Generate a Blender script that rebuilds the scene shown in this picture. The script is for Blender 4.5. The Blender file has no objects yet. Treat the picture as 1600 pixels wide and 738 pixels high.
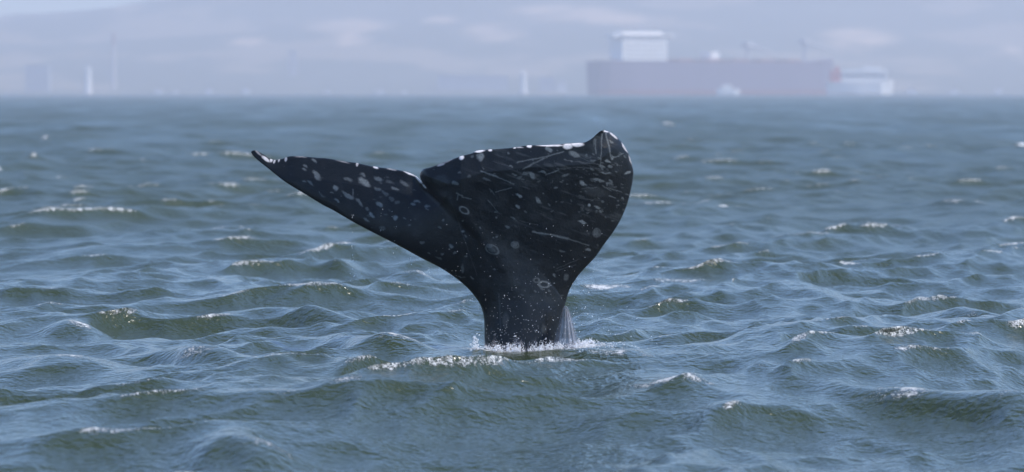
import bpy, bmesh, math, random
import numpy as np
from mathutils import Vector

rng = np.random.default_rng(11)
random.seed(5)
sc = bpy.context.scene
col = sc.collection

# ---------------------------------------------------------------- camera
FPX = 6150.0                      # focal length in pixels of the 1600 px frame
CAM_H = 1.925
PITCH = math.atan(224.0 / FPX)    # horizon at row 145 of 738
cd = bpy.data.cameras.new('camera')
cam = bpy.data.objects.new('camera', cd)
col.objects.link(cam)
cam.location = (0, 0, CAM_H)
cam.rotation_euler = (math.radians(90) - PITCH, 0, 0)
cd.sensor_width = 36.0
cd.lens = FPX / 1600.0 * 36.0
cd.clip_start = 0.5
cd.clip_end = 60000
cd.dof.use_dof = True
cd.dof.focus_distance = 29.8
cd.dof.aperture_fstop = 2.7
sc.camera = cam

# ---------------------------------------------------------------- sky and sun
SUN_EL, SUN_AZ = math.radians(52), math.radians(98)     # azimuth measured from +Y (view) towards +X
w = bpy.data.worlds.new('World')
sc.world = w
w.use_nodes = True
nt = w.node_tree
bg = nt.nodes['Background']
sky = nt.nodes.new('ShaderNodeTexSky')
sky.sky_type = 'NISHITA'
sky.sun_disc = False
sky.sun_elevation = SUN_EL
sky.sun_rotation = SUN_AZ
sky.air_density = 0.9
sky.dust_density = 0.15
sky.ozone_density = 8.0
nt.links.new(sky.outputs[0], bg.inputs[0])
bg.inputs[1].default_value = 0.15

sd = bpy.data.lights.new('sun', 'SUN')
sd.energy = 3.0
sd.angle = math.radians(0.5)
sd.color = (1.0, 0.95, 0.88)
sun = bpy.data.objects.new('sun', sd)
col.objects.link(sun)
sdir = Vector((math.sin(SUN_AZ) * math.cos(SUN_EL), math.cos(SUN_AZ) * math.cos(SUN_EL), math.sin(SUN_EL)))
sun.rotation_euler = sdir.to_track_quat('Z', 'Y').to_euler()
sun.location = (20, 40, 60)

sc.view_settings.view_transform = 'Standard'
sc.view_settings.look = 'None'
sc.view_settings.exposure = 1.15
sc.view_settings.gamma = 1.0
sc.view_settings.use_curve_mapping = False
sc.cycles.use_denoising = True
sc.cycles.max_bounces = 6
sc.cycles.volume_bounces = 1
sc.cycles.sample_clamp_indirect = 6.0

# ---------------------------------------------------------------- helpers
ST, CT = math.sin(PITCH), math.cos(PITCH)

def ray(px, py):
    a = (np.asarray(px, float) - 800.0) / FPX
    b = -(np.asarray(py, float) - 369.0) / FPX
    return a, CT + b * ST, -ST + b * CT

def at(px, py, depth):
    """Point at ground distance `depth` seen along a pixel of the 1600 px frame."""
    dx, dy, dz = ray(px, py)
    s = depth / dy
    return np.stack([dx * s, dy * s, CAM_H + dz * s], -1)

def on_sea(px, py):
    dx, dy, dz = ray(px, py)
    s = -CAM_H / dz
    return dx * s, dy * s

def tag(o, label=None, cat=None, group=None, kind=None):
    if label: o['label'] = label
    if cat: o['category'] = cat
    if group: o['group'] = group
    if kind: o['kind'] = kind
    return o

def mesh_np(name, verts, faces, mat, smooth=True, parent=None):
    me = bpy.data.meshes.new(name)
    verts = np.asarray(verts, np.float32)
    faces = np.asarray(faces, np.int32)
    n = faces.shape[1]
    me.vertices.add(len(verts))
    me.vertices.foreach_set('co', verts.ravel())
    me.loops.add(faces.size)
    me.loops.foreach_set('vertex_index', faces.ravel())
    me.polygons.add(len(faces))
    me.polygons.foreach_set('loop_start', np.arange(0, faces.size, n, dtype=np.int32))
    me.polygons.foreach_set('loop_total', np.full(len(faces), n, np.int32))
    me.update(calc_edges=True)
    me.validate()
    me.polygons.foreach_set('use_smooth', np.full(len(me.polygons), smooth))
    me.materials.append(mat)
    o = bpy.data.objects.new(name, me)
    col.objects.link(o)
    if parent: o.parent = parent
    return o

def attr(o, name, vals):
    a = o.data.attributes.new(name, 'FLOAT', 'POINT')
    a.data.foreach_set('value', np.asarray(vals, np.float32).ravel())

def empty(name, loc, rz=0):
    o = bpy.data.objects.new(name, None)
    col.objects.link(o)
    o.location = loc
    o.rotation_euler.z = rz
    return o

def mat(name):
    m = bpy.data.materials.new(name)
    m.use_nodes = True
    return m, m.node_tree, m.node_tree.nodes['Principled BSDF']

def N(nt, t, **kw):
    n = nt.nodes.new(t)
    for k, v in kw.items():
        if isinstance(k, str) and hasattr(n, k): setattr(n, k, v)
    return n

def math_node(nt, op, a, b=None, c=None, clamp=False):
    n = nt.nodes.new('ShaderNodeMath'); n.operation = op; n.use_clamp = clamp
    for i, v in enumerate((a, b, c)):
        if v is None: continue
        if hasattr(v, 'is_output'): nt.links.new(v, n.inputs[i])
        else: n.inputs[i].default_value = v
    return n.outputs[0]

def noise_node(nt, vec, scale, detail=4, rough=0.55, lac=2.0):
    n = nt.nodes.new('ShaderNodeTexNoise')
    n.inputs['Scale'].default_value = scale
    n.inputs['Detail'].default_value = detail
    n.inputs['Roughness'].default_value = rough
    n.inputs['Lacunarity'].default_value = lac
    if vec is not None: nt.links.new(vec, n.inputs['Vector'])
    return n.outputs['Fac']

def mapped(nt, vec, scale=(1, 1, 1), rot=(0, 0, 0)):
    n = nt.nodes.new('ShaderNodeMapping')
    n.inputs['Scale'].default_value = scale
    n.inputs['Rotation'].default_value = rot
    nt.links.new(vec, n.inputs['Vector'])
    return n.outputs[0]

def smoothstep(nt, v, a, b):
    n = nt.nodes.new('ShaderNodeMapRange'); n.interpolation_type = 'SMOOTHSTEP'
    nt.links.new(v, n.inputs['Value'])
    n.inputs['From Min'].default_value = a; n.inputs['From Max'].default_value = b
    return n.outputs[0]

def mix_col(nt, f, a, b):
    n = nt.nodes.new('ShaderNodeMix'); n.data_type = 'RGBA'
    if hasattr(f, 'is_output'): nt.links.new(f, n.inputs[0])
    else: n.inputs[0].default_value = f
    for i, v in ((6, a), (7, b)):
        if hasattr(v, 'is_output'): nt.links.new(v, n.inputs[i])
        else: n.inputs[i].default_value = (*v, 1) if len(v) == 3 else v
    return n.outputs[2]

def vnoise(x, y, seed=0):
    """value noise on arrays"""
    r = np.random.default_rng(seed).random((256, 256))
    xi, yi = np.floor(x).astype(int), np.floor(y).astype(int)
    fx, fy = x - xi, y - yi
    fx = fx * fx * (3 - 2 * fx); fy = fy * fy * (3 - 2 * fy)
    g = lambda i, j: r[(i) % 256, (j) % 256]
    return ((g(xi, yi) * (1 - fx) + g(xi + 1, yi) * fx) * (1 - fy) +
            (g(xi, yi + 1) * (1 - fx) + g(xi + 1, yi + 1) * fx) * fy)

def fbm(x, y, seed=0, octs=5):
    s, a, t = 0, 1.0, 0
    for i in range(octs):
        s = s + a * vnoise(x * 2 ** i, y * 2 ** i, seed + i); t += a; a *= 0.5
    return s / t

# ---------------------------------------------------------------- materials
def sea_material():
    m, nt, b = mat('sea_water')
    geo = nt.nodes.new('ShaderNodeNewGeometry')
    P = geo.outputs['Position']
    foam_a = N(nt, 'ShaderNodeAttribute'); foam_a.attribute_name = 'foam'
    rough_a = N(nt, 'ShaderNodeAttribute'); rough_a.attribute_name = 'rough'
    # foam breaks up into lace and beads; the beads double as painted sun glints
    n1 = noise_node(nt, mapped(nt, P, (1, 0.45, 1)), 22, 5, 0.72)
    n2 = noise_node(nt, P, 85, 3, 0.65)
    f = math_node(nt, 'ADD', foam_a.outputs['Fac'], math_node(nt, 'MULTIPLY', math_node(nt, 'SUBTRACT', n1, 0.5), 2.0))
    f = math_node(nt, 'ADD', f, math_node(nt, 'MULTIPLY', math_node(nt, 'SUBTRACT', n2, 0.5), 2.4))
    foam = math_node(nt, 'MULTIPLY', smoothstep(nt, f, 0.42, 0.85), smoothstep(nt, foam_a.outputs['Fac'], 0.06, 0.42))
    # suspended matter varies slowly
    n3 = noise_node(nt, P, 0.12, 3)
    water = mix_col(nt, n3, (0.020, 0.029, 0.011), (0.027, 0.036, 0.013))
    c = mix_col(nt, foam, water, (0.74, 0.74, 0.73))
    nt.links.new(c, b.inputs['Base Color'])
    r = math_node(nt, 'ADD', rough_a.outputs['Fac'], math_node(nt, 'MULTIPLY', foam, 0.5), clamp=True)
    nt.links.new(r, b.inputs['Roughness'])
    b.inputs['IOR'].default_value = 1.333
    # wind ripples
    R = mapped(nt, P, (1, 1, 1), (0, 0, math.radians(28)))
    def ridged(vec, scale, det):
        n_ = noise_node(nt, vec, scale, det, 0.55)
        return math_node(nt, 'SUBTRACT', 1.0, math_node(nt, 'ABSOLUTE', math_node(nt, 'MULTIPLY_ADD', n_, 2.0, -1.0)))
    r1 = ridged(mapped(nt, R, (1.0, 0.6, 1)), 3.2, 2)
    r2 = ridged(mapped(nt, R, (1.0, 0.7, 1)), 10.0, 2)
    r3 = noise_node(nt, mapped(nt, R, (1.0, 0.8, 1)), 34.0, 2, 0.55)
    hgt = math_node(nt, 'ADD', math_node(nt, 'MULTIPLY', r1, 0.024), math_node(nt, 'MULTIPLY', r2, 0.018))
    hgt = math_node(nt, 'ADD', hgt, math_node(nt, 'MULTIPLY', r3, 0.0065))
    hgt = math_node(nt, 'ADD', hgt, math_node(nt, 'MULTIPLY', math_node(nt, 'MULTIPLY', n2, foam), 0.02))
    bp = nt.nodes.new('ShaderNodeBump')
    mr = nt.nodes.new('ShaderNodeMapRange')
    nt.links.new(rough_a.outputs['Fac'], mr.inputs['Value'])
    for k_, v_ in (('From Min', .17), ('From Max', .40), ('To Min', 1.0), ('To Max', .6)): mr.inputs[k_].default_value = v_
    nt.links.new(mr.outputs[0], bp.inputs['Strength'])
    bp.inputs['Distance'].default_value = 1.0
    nt.links.new(hgt, bp.inputs['Height'])
    nt.links.new(bp.outputs[0], b.inputs['Normal'])
    return m

def whale_material():
    m, nt, b = mat('whale_skin')
    tc = nt.nodes.new('ShaderNodeTexCoord').outputs['Object']
    a = N(nt, 'ShaderNodeAttribute'); a.attribute_name = 'mark'
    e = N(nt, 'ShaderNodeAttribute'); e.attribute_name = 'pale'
    n1 = noise_node(nt, tc, 60, 4, 0.6)
    n0 = noise_node(nt, tc, 5, 4, 0.6)
    n2 = noise_node(nt, mapped(nt, tc, (1, 1, 0.5)), 150, 2, 0.6)
    base = mix_col(nt, n0, (0.004, 0.006, 0.008), (0.009, 0.011, 0.013))
    f = math_node(nt, 'MULTIPLY', a.outputs['Fac'], math_node(nt, 'ADD', math_node(nt, 'MULTIPLY', n1, 1.5), 0.25), clamp=True)
    # faint freckles all over
    fr = math_node(nt, 'MULTIPLY', smoothstep(nt, n2, 0.60, 0.75), 0.08)
    f = math_node(nt, 'ADD', f, fr, clamp=True)
    c = mix_col(nt, f, base, (0.15, 0.163, 0.165))
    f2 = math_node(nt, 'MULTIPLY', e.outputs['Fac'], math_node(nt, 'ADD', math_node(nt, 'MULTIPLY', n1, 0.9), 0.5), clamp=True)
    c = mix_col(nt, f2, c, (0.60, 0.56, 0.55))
    nt.links.new(c, b.inputs['Base Color'])
    rr = math_node(nt, 'ADD', math_node(nt, 'MULTIPLY', n0, 0.2), 0.22)
    nt.links.new(rr, b.inputs['Roughness'])
    b.inputs['IOR'].default_value = 1.33
    b.inputs['Specular IOR Level'].default_value = 0.3
    bp = nt.nodes.new('ShaderNodeBump')
    bp.inputs['Distance'].default_value = 0.004
    bp.inputs['Strength'].default_value = 0.5
    nt.links.new(math_node(nt, 'ADD', n1, math_node(nt, 'MULTIPLY', f, 0.6)), bp.inputs['Height'])
    nt.links.new(bp.outputs[0], b.inputs['Normal'])
    return m

def paint(name, colr, rough=0.6, var=0.15, scale=0.3):
    m, nt, b = mat(name)
    tc = nt.nodes.new('ShaderNodeTexCoord').outputs['Object']
    n = noise_node(nt, mapped(nt, tc, (1, 1, 0.25)), scale, 4, 0.6)
    dark = tuple(c * (1 - var) for c in colr)
    nt.links.new(mix_col(nt, n, dark, colr), b.inputs['Base Color'])
    b.inputs['Roughness'].default_value = rough
    return m

def spray_material():
    m, nt, b = mat('white_water')
    b.inputs['Base Color'].default_value = (0.86, 0.87, 0.88, 1)
    b.inputs['Roughness'].default_value = 0.12
    b.inputs['IOR'].default_value = 1.33
    tr = nt.nodes.new('ShaderNodeBsdfTranslucent')
    tr.inputs['Color'].default_value = (0.9, 0.9, 0.92, 1)
    mx = nt.nodes.new('ShaderNodeMixShader'); mx.inputs[0].default_value = 0.45
    nt.links.new(b.outputs[0], mx.inputs[1]); nt.links.new(tr.outputs[0], mx.inputs[2])
    t = nt.nodes.new('ShaderNodeBsdfTransparent')
    m2 = nt.nodes.new('ShaderNodeMixShader'); m2.inputs[0].default_value = 0.45
    nt.links.new(t.outputs[0], m2.inputs[1]); nt.links.new(mx.outputs[0], m2.inputs[2])
    nt.links.new(m2.outputs[0], nt.nodes['Material Output'].inputs[0])
    return m

def curtain_material():
    m, nt, b = mat('falling_water')
    tc = nt.nodes.new('ShaderNodeTexCoord').outputs['Object']
    a = N(nt, 'ShaderNodeAttribute'); a.attribute_name = 'sheet'
    n = noise_node(nt, mapped(nt, tc, (1, 1, 0.06)), 85, 4, 0.65)
    op = math_node(nt, 'MULTIPLY', smoothstep(nt, n, 0.05, 0.55), a.outputs['Fac'], clamp=True)
    op = math_node(nt, 'MULTIPLY', op, 0.95)
    b.inputs['Base Color'].default_value = (0.33, 0.33, 0.37, 1)
    b.inputs['Roughness'].default_value = 0.25
    tr = nt.nodes.new('ShaderNodeBsdfTranslucent'); tr.inputs['Color'].default_value = (0.38, 0.38, 0.42, 1)
    mx = nt.nodes.new('ShaderNodeMixShader'); mx.inputs[0].default_value = 0.5
    nt.links.new(b.outputs[0], mx.inputs[1]); nt.links.new(tr.outputs[0], mx.inputs[2])
    t = nt.nodes.new('ShaderNodeBsdfTransparent')
    m2 = nt.nodes.new('ShaderNodeMixShader')
    nt.links.new(op, m2.inputs[0]); nt.links.new(t.outputs[0], m2.inputs[1]); nt.links.new(mx.outputs[0], m2.inputs[2])
    nt.links.new(m2.outputs[0], nt.nodes['Material Output'].inputs[0])
    return m

def hill_material():
    m, nt, b = mat('hillside')
    geo = nt.nodes.new('ShaderNodeNewGeometry')
    P = geo.outputs['Position']
    n1 = noise_node(nt, mapped(nt, P, (1, 0.5, 2.5)), 0.0042, 4, 0.5)
    n2 = noise_node(nt, P, 0.02, 4, 0.6)
    n3 = noise_node(nt, mapped(nt, P, (1, 0.4, 1)), 0.0015, 2)
    scrub = mix_col(nt, n2, (0.035, 0.06, 0.04), (0.09, 0.10, 0.07))
    f = smoothstep(nt, math_node(nt, 'ADD', n1, math_node(nt, 'MULTIPLY', math_node(nt, 'SUBTRACT', n2, 0.5), 0.2)), 0.53, 0.62)
    a = N(nt, 'ShaderNodeAttribute'); a.attribute_name = 'field'
    f = math_node(nt, 'MAXIMUM', math_node(nt, 'MULTIPLY', f, 0.3), math_node(nt, 'MULTIPLY', a.outputs['Fac'], math_node(nt, 'ADD', n2, 0.45)), clamp=True)
    dry = mix_col(nt, n3, (0.55, 0.42, 0.27), (0.58, 0.41, 0.30))
    nt.links.new(mix_col(nt, f, scrub, dry), b.inputs['Base Color'])
    b.inputs['Roughness'].default_value = 0.95
    b.inputs['Specular IOR Level'].default_value = 0.1
    return m

M_sea = sea_material()
M_whale = whale_material()
M_spray = spray_material()
M_curtain = curtain_material()
M_hill = hill_material()

# ---------------------------------------------------------------- the sea
WDIR = math.radians(-25)          # mean direction the waves run, from +X
# hand-placed breaking crests: image place (px, py), half length along the crest in px, height m, foam, slant
CRESTS = [
    (600, 522, 85, 0.150, 0.75, 0.20), (1085, 592, 90, 0.130, 0.85, 0.15), (1120, 418, 38, 0.13, 1.0, 0.3),
    (1060, 446, 75, 0.085, 0.7, 0.25), (300, 534, 60, 0.13, 0.85, 0.25), (140, 500, 60, 0.10, 0.8, 0.05),
    (95, 550, 120, 0.085, 0.7, 0.25), (430, 634, 80, 0.11, 0.7, 0.40), (440, 684, 110, 0.14, 0.55, 0.1),
    (960, 556, 95, 0.100, 0.55, 0.02), (1440, 604, 80, 0.085, 0.72, 0.35), (640, 428, 45, 0.10, 0.95, 0.1),
    (552, 408, 28, 0.10, 0.9, 0.0), (370, 354, 60, 0.10, 0.8, 0.1), (1500, 316, 60, 0.14, 0.9, 0.0),
    (1145, 327, 45, 0.12, 0.95, 0.2), (1028, 320, 55, 0.14, 0.7, 0.1), (1290, 455, 75, 0.10, 0.1, 0.1),
    (1040, 198, 22, 0.2, 1.0, 0.0), (70, 218, 14, 0.22, 1.1, 0.0), (60, 248, 14, 0.16, 1.1, 0.0),
    (6, 266, 12, 0.16, 1.1, 0.0), (1585, 228, 20, 0.2, 1.0, 0.0), (500, 482, 60, 0.10, 0.25, 0.35),
    (150, 690, 150, 0.10, 0.0, 0.1), (1190, 580, 45, 0.10, 0.35, 0.0), (1520, 485, 60, 0.09, 0.45, 0.3),
    (1560, 605, 90, 0.10, 0.3, 0.25), (130, 385, 70, 0.09, 0.2, 0.1),
    (940, 455, 60, 0.05, 0.85, 0.2), (1390, 362, 40, 0.09, 0.5, 0.0),
]

def build_sea():
    # polar grid about the camera's foot: fine over the water in view, coarser all the way round
    fine = np.linspace(-0.175, 0.175, 600)
    step = fine[1] - fine[0]
    out = [0.175]
    while out[-1] < math.pi - 0.02:
        step *= 1.22
        out.append(out[-1] + step)
    out = np.array(out[1:]); out = 0.175 + (out - 0.175) * (math.pi - 0.175) / (out[-1] - 0.175)
    th = np.concatenate([-out[::-1], fine, out])
    r = [1.5]
    while r[-1] < 30000:
        q = r[-1]
        if q < 16: dr = 0.16
        elif q < 42: dr = 0.07
        elif q < 450: dr = 0.08 * (q / 42) ** 1.2
        elif q < 1500: dr = 1.38 * (q / 450) ** 1.5
        else: dr = 8.4 * (q / 1500) ** 2
        r.append(q + min(dr, 0.25 * q))
    r = np.array(r)
    T, R = np.meshgrid(th, r)
    X = (R * np.sin(T)).astype(np.float32); Y = (R * np.cos(T)).astype(np.float32)
    dr = np.gradient(r)[:, None]
    dth = np.gradient(th)[None, :] * R
    cell = np.maximum(dr, np.minimum(dth, 50)).astype(np.float32)
    Z = np.zeros_like(X); DX = np.zeros_like(X); DY = np.zeros_like(X)
    Jxx = np.zeros_like(X); Jyy = np.zeros_like(X); Jxy = np.zeros_like(X)
    lost = np.zeros_like(X)
    n = 110
    sets = (0.5 + 1.05 * fbm(X / 11 + 80, Y / 34 + 60, 95, 3)).astype(np.float32)
    gust = (0.45 + 1.1 * fbm(X / 7 + 50, Y / 16 + 20, 91, 3)).astype(np.float32)       # cat's-paws: rougher and smoother patches
    lam = np.exp(np.linspace(math.log(0.28), math.log(11.0), n)) * rng.uniform(0.96, 1.04, n)
    S2 = 0.054                        # total slope variance
    for i in range(n):
        L = lam[i]
        k = 2 * math.pi / L
        wgt = 1.0 if L < 2.3 else (2.3 / L) ** 0.75
        if L < 1.4: wgt *= 1.15
        s = math.sqrt(2 * S2 / n) * wgt * rng.uniform(0.6, 1.4)
        a = s / k
        spread = 0.52 if L < 1.5 else 0.42
        d = WDIR + rng.normal(0, spread)
        kx, ky = k * math.cos(d), k * math.sin(d)
        ph = rng.uniform(0, 2 * math.pi)
        keep = np.clip((L / cell - 2.2) / 2.0, 0, 1)
        rows = keep.max(1) > 0
        last = np.nonzero(rows)[0].max() + 1 if rows.any() else 0
        lost += (1 - keep) * s * s / 2
        sl = slice(0, last)
        A = (kx * X[sl] + ky * Y[sl] + ph)
        c, sn = np.cos(A), np.sin(A)
        kp = keep[sl]
        ac = a * kp * (gust[sl] if L < 1.6 else sets[sl])
        Z[sl] += ac * c
        q = 1.5
        DX[sl] -= q * math.cos(d) * ac * sn
        DY[sl] -= q * math.sin(d) * ac * sn
        if L > 0.5:
            t = -q * ac * k * c
            Jxx[sl] += t * math.cos(d) ** 2; Jyy[sl] += t * math.sin(d) ** 2; Jxy[sl] += t * math.cos(d) * math.sin(d)
    J = (1 + Jxx) * (1 + Jyy) - Jxy ** 2
    near = (R > 20) & (R < 70) & (np.abs(T) < 0.14)
    thr = np.percentile(J[near], 2.8)
    foam = np.clip((thr - J) / 0.30 + 0.1, 0, 1) * (J < thr) * 1.5
    foam = np.clip(foam, 0, 0.55)
    del Jxx, Jyy, Jxy
    # the water lies calmer close about the tail
    calm = 1 - 0.6 * np.exp(-(((X - 0.1) / 1.0) ** 2 + ((Y - 29.4) / 1.7) ** 2) ** 1.5)
    Z *= calm; DX *= calm; DY *= calm
    foam *= np.where(((X - 0.0) / 1.0) ** 2 + ((Y - 28.6) / 1.3) ** 2 < 1, 0.03, 1.0)
    # hand-placed crests
    for (px, py, hl, h, fo, sl_) in CRESTS:
        dx_, dy_, dz_ = ray(px, py - 6)
        s_ = -(CAM_H - h) / dz_
        cx, cy = dx_ * s_, dy_ * s_
        cx, cy = float(cx), float(cy)
        la = hl / FPX * cy * 0.75
        ux, uy = math.cos(sl_ * 1.6), math.sin(sl_ * 1.6)      # along the crest
        sel = (np.abs(X - cx) < 4 * la + 2) & (np.abs(Y - cy) < 6 * la + 4)
        if not sel.any(): continue
        x, y = X[sel] - cx, Y[sel] - cy
        u = x * ux + y * uy
        v = -x * uy + y * ux                                   # + is away from the viewer
        wob = 0.18 * np.sin(u / la * 2.3 + cx) + 0.3 * (vnoise(u * 3 / la + 40, np.full_like(u, cx + 50), 3) - 0.5)
        v = v + wob * la * 0.8
        env = np.exp(-(u / la) ** 2 * 0.9) * (0.8 + 0.4 * vnoise(u * 3 + 30, v * 2.2 + cx + 9, 8))
        lf, lb = 0.30 + 0.25 * la, 0.85 + 0.3 * la
        prof = np.where(v < 0, np.exp(-(v / lf) ** 2), np.exp(-np.abs(v / lb) ** 1.5))
        own = 1 - 0.65 * np.exp(-(u / la / 1.2) ** 2 - (v / (0.6 + la)) ** 2)
        Z[sel] = Z[sel] * own + h * env * prof
        fm = np.exp(-(u / (la * 0.9)) ** 2) * np.exp(-((v + 0.06) / (0.12 + 0.11 * la)) ** 2)
        fm = fm * np.clip(fbm(u * 5 + cx + 20, v * 4 + 60, 17, 3) * 3.0 - 0.75, 0, 1.1)
        foam[sel] = np.maximum(foam[sel], fo * (1.5 if py < 300 else 1.05) * fm)
    # the swirl where the tail stock goes through the surface
    wx, wy = 0.10, 30.0
    d = np.hypot((X - wx) / 1.15, (Y - wy) / 0.95)
    Z += 0.03 * np.exp(-((d - 0.42) / 0.16) ** 2) - 0.02 * np.exp(-(d / 0.9) ** 2)
    foam = np.maximum(foam, 0.8 * np.exp(-((d - 0.36) / 0.11) ** 2) * (Y < 30.4))
    V = np.stack([X + DX, Y + DY, Z], -1).reshape(-1, 3)
    nr, nc = X.shape
    idx = np.arange(nr * nc).reshape(nr, nc)
    F = np.stack([idx[:-1, :-1], idx[:-1, 1:], idx[1:, 1:], idx[1:, :-1]], -1).reshape(-1, 4)
    F = F[:, ::-1]
    last = np.stack([idx[:-1, -1], idx[:-1, 0], idx[1:, 0], idx[1:, -1]], -1)[:, ::-1]
    F = np.concatenate([F, last])
    global SEA_PTS
    SEA_PTS = V[(np.abs(V[:, 0]) < 2.2) & (np.abs(V[:, 1] - 29.8) < 2.2)]
    o = mesh_np('sea', V, F, M_sea)
    attr(o, 'foam', foam)
    rough = np.clip((2 * lost + 0.0008) ** 0.25, 0.05, 0.38)
    streaks = 0.65 + 0.7 * fbm(X / 3 + 300, Y / 40 + 40, 97, 4)
    rough = np.clip(rough * np.where(R > 60, 1 + (streaks - 1) * np.clip((R - 60) / 150, 0, 1), 1), 0.05, 0.5)
    attr(o, 'rough', rough)
    tag(o, 'choppy grey-blue sea with green wave faces and scattered foam', kind='structure')
    return o

sea = build_sea()

def sea_z(x, y):
    i = np.argmin((SEA_PTS[:, 0] - x) ** 2 + (SEA_PTS[:, 1] - y) ** 2)
    return float(SEA_PTS[i, 2])

# ---------------------------------------------------------------- the far shore
def build_hills():
    xs = np.linspace(-5200, 5200, 420)
    ys = np.concatenate([np.linspace(5150, 8200, 110), np.linspace(8300, 9500, 12)])
    X, Y = np.meshgrid(xs, ys)
    px = X / Y * FPX + 800
    t = np.clip((Y - 5250) / 2600, 0, 1)
    # ridge: low towards the open side, rising over the rest of the coast
    ridge = 172 + 66 / (1 + np.exp(-(X + 430) / 130)) + 60 * (fbm(X / 900 + 20, Y * 0 + 3, 5, 4) - 0.5)
    ridge = ridge - 60 * np.clip((-X - 1500) / 2500, 0, 1)
    shape = t ** 1.15 * (1.0 - 0.35 * np.clip((Y - 7900) / 1500, 0, 1))
    Z = ridge * shape + 85 * (fbm(X / 520 + 7, Y / 620 + 11, 21, 6) - 0.5) * np.clip(t * 4, 0, 1) * (0.4 + t)
    Z += 5.0 * np.clip((Y - 5180) / 60, 0, 1) - 3.0 * (Y < 5180)
    Z = np.maximum(Z, np.where(Y > 5200, 2.0, -3.0))
    V = np.stack([X, Y, Z], -1).reshape(-1, 3)
    idx = np.arange(X.size).reshape(X.shape)
    F = np.stack([idx[:-1, :-1], idx[:-1, 1:], idx[1:, 1:], idx[1:, :-1]], -1).reshape(-1, 4)
    o = mesh_np('hills', V, F, M_hill)
    # dry fields on the slopes
    py = 145 - (Z - CAM_H) / Y * FPX
    fld = np.zeros_like(X)
    for (cx, cy, rx, ry) in ((540, 40, 70, 12), (690, 31, 30, 6), (770, 50, 50, 16), (545, 62, 26, 16), (200, 14, 22, 5),
                             (880, 20, 90, 14), (390, 66, 30, 8), (1340, 60, 60, 20), (1580, 78, 20, 7), (960, 30, 60, 10)):
        fx = (cx - 800) / FPX
        e = ((px - cx) / rx) ** 2 + ((py - cy) / ry) ** 2
        fld = np.maximum(fld, np.clip(1.3 - e, 0, 1))
    fld *= np.clip(fbm(X / 60, Y / 90, 71, 4) * 2.6 - 0.5, 0, 1)
    attr(o, 'field', fld)
    tag(o, 'hazy coastal hills with dry fields rising beyond the water', kind='structure')
build_hills()

class MB:
    def __init__(s): s.bm = bmesh.new()
    def box(s, x0, x1, y0, y1, z0, z1, bev=0.0, taper=1.0):
        vs = []
        cx, cy = (x0 + x1) / 2, (y0 + y1) / 2
        for z, k in ((z0, 1.0), (z1, taper)):
            for x, y in ((x0, y0), (x1, y0), (x1, y1), (x0, y1)):
                vs.append(s.bm.verts.new((cx + (x - cx) * k, cy + (y - cy) * k, z)))
        fs = [(3, 2, 1, 0), (4, 5, 6, 7), (0, 1, 5, 4), (1, 2, 6, 5), (2, 3, 7, 6), (3, 0, 4, 7)]
        nf = [s.bm.faces.new([vs[i] for i in f]) for f in fs]
        if bev:
            es = list({e for f in nf for e in f.edges})
            bmesh.ops.bevel(s.bm, geom=es, offset=bev, segments=1, affect='EDGES')
        return s
    def tube(s, p, q, r0, r1, n=12):
        p, q = Vector(p), Vector(q)
        d = (q - p).normalized()
        u = d.orthogonal().normalized(); v = d.cross(u)
        A, B = [], []
        for i in range(n):
            a = 2 * math.pi * i / n
            o = u * math.cos(a) + v * math.sin(a)
            A.append(s.bm.verts.new(p + o * r0)); B.append(s.bm.verts.new(q + o * r1))
        for i in range(n):
            j = (i + 1) % n
            s.bm.faces.new((A[i], A[j], B[j], B[i]))
        s.bm.faces.new(A[::-1]); s.bm.faces.new(B)
        return s
    def poly(s, pts, y0, y1):
        """side profile in x,z extruded along y"""
        A = [s.bm.verts.new((x, y0, z)) for x, z in pts]
        B = [s.bm.verts.new((x, y1, z)) for x, z in pts]
        n = len(pts)
        s.bm.faces.new(A); s.bm.faces.new(B[::-1])
        for i in range(n):
            j = (i + 1) % n
            s.bm.faces.new((A[j], A[i], B[i], B[j]))
        return s
    def build(s, name, m, parent=None):
        bmesh.ops.recalc_face_normals(s.bm, faces=s.bm.faces)
        me = bpy.data.meshes.new(name); s.bm.to_mesh(me); s.bm.free()
        me.materials.append(m)
        o = bpy.data.objects.new(name, me); col.objects.link(o)
        if parent: o.parent = parent
        return o

M_hull = paint('hull_paint', (0.14, 0.11, 0.17), 0.5, 0.3, 0.05)
M_boot = paint('boot_topping', (0.16, 0.04, 0.05), 0.6, 0.3, 0.05)
M_white = paint('white_paint', (0.90, 0.86, 0.81), 0.45, 0.08, 0.08)
M_red = paint('red_paint', (0.55, 0.10, 0.10), 0.5, 0.2, 0.1)
M_grey = paint('grey_paint', (0.45, 0.45, 0.46), 0.5, 0.2, 0.1)
M_deck = paint('deck_paint', (0.25, 0.11, 0.09), 0.7, 0.3, 0.1)
M_glass = paint('dark_glass', (0.03, 0.04, 0.05), 0.1, 0.2, 0.1)
M_conc = paint('pale_concrete', (0.50, 0.45, 0.42), 0.8, 0.2, 0.05)
M_roof = paint('roof_tiles', (0.30, 0.16, 0.12), 0.8, 0.3, 0.2)
M_steel = paint('blue_grey_steel', (0.33, 0.37, 0.42), 0.6, 0.3, 0.1)

def px_x(px, d): return (px - 800) / FPX * d
def px_z(py, d): return CAM_H - (py - 145) / FPX * d

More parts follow.
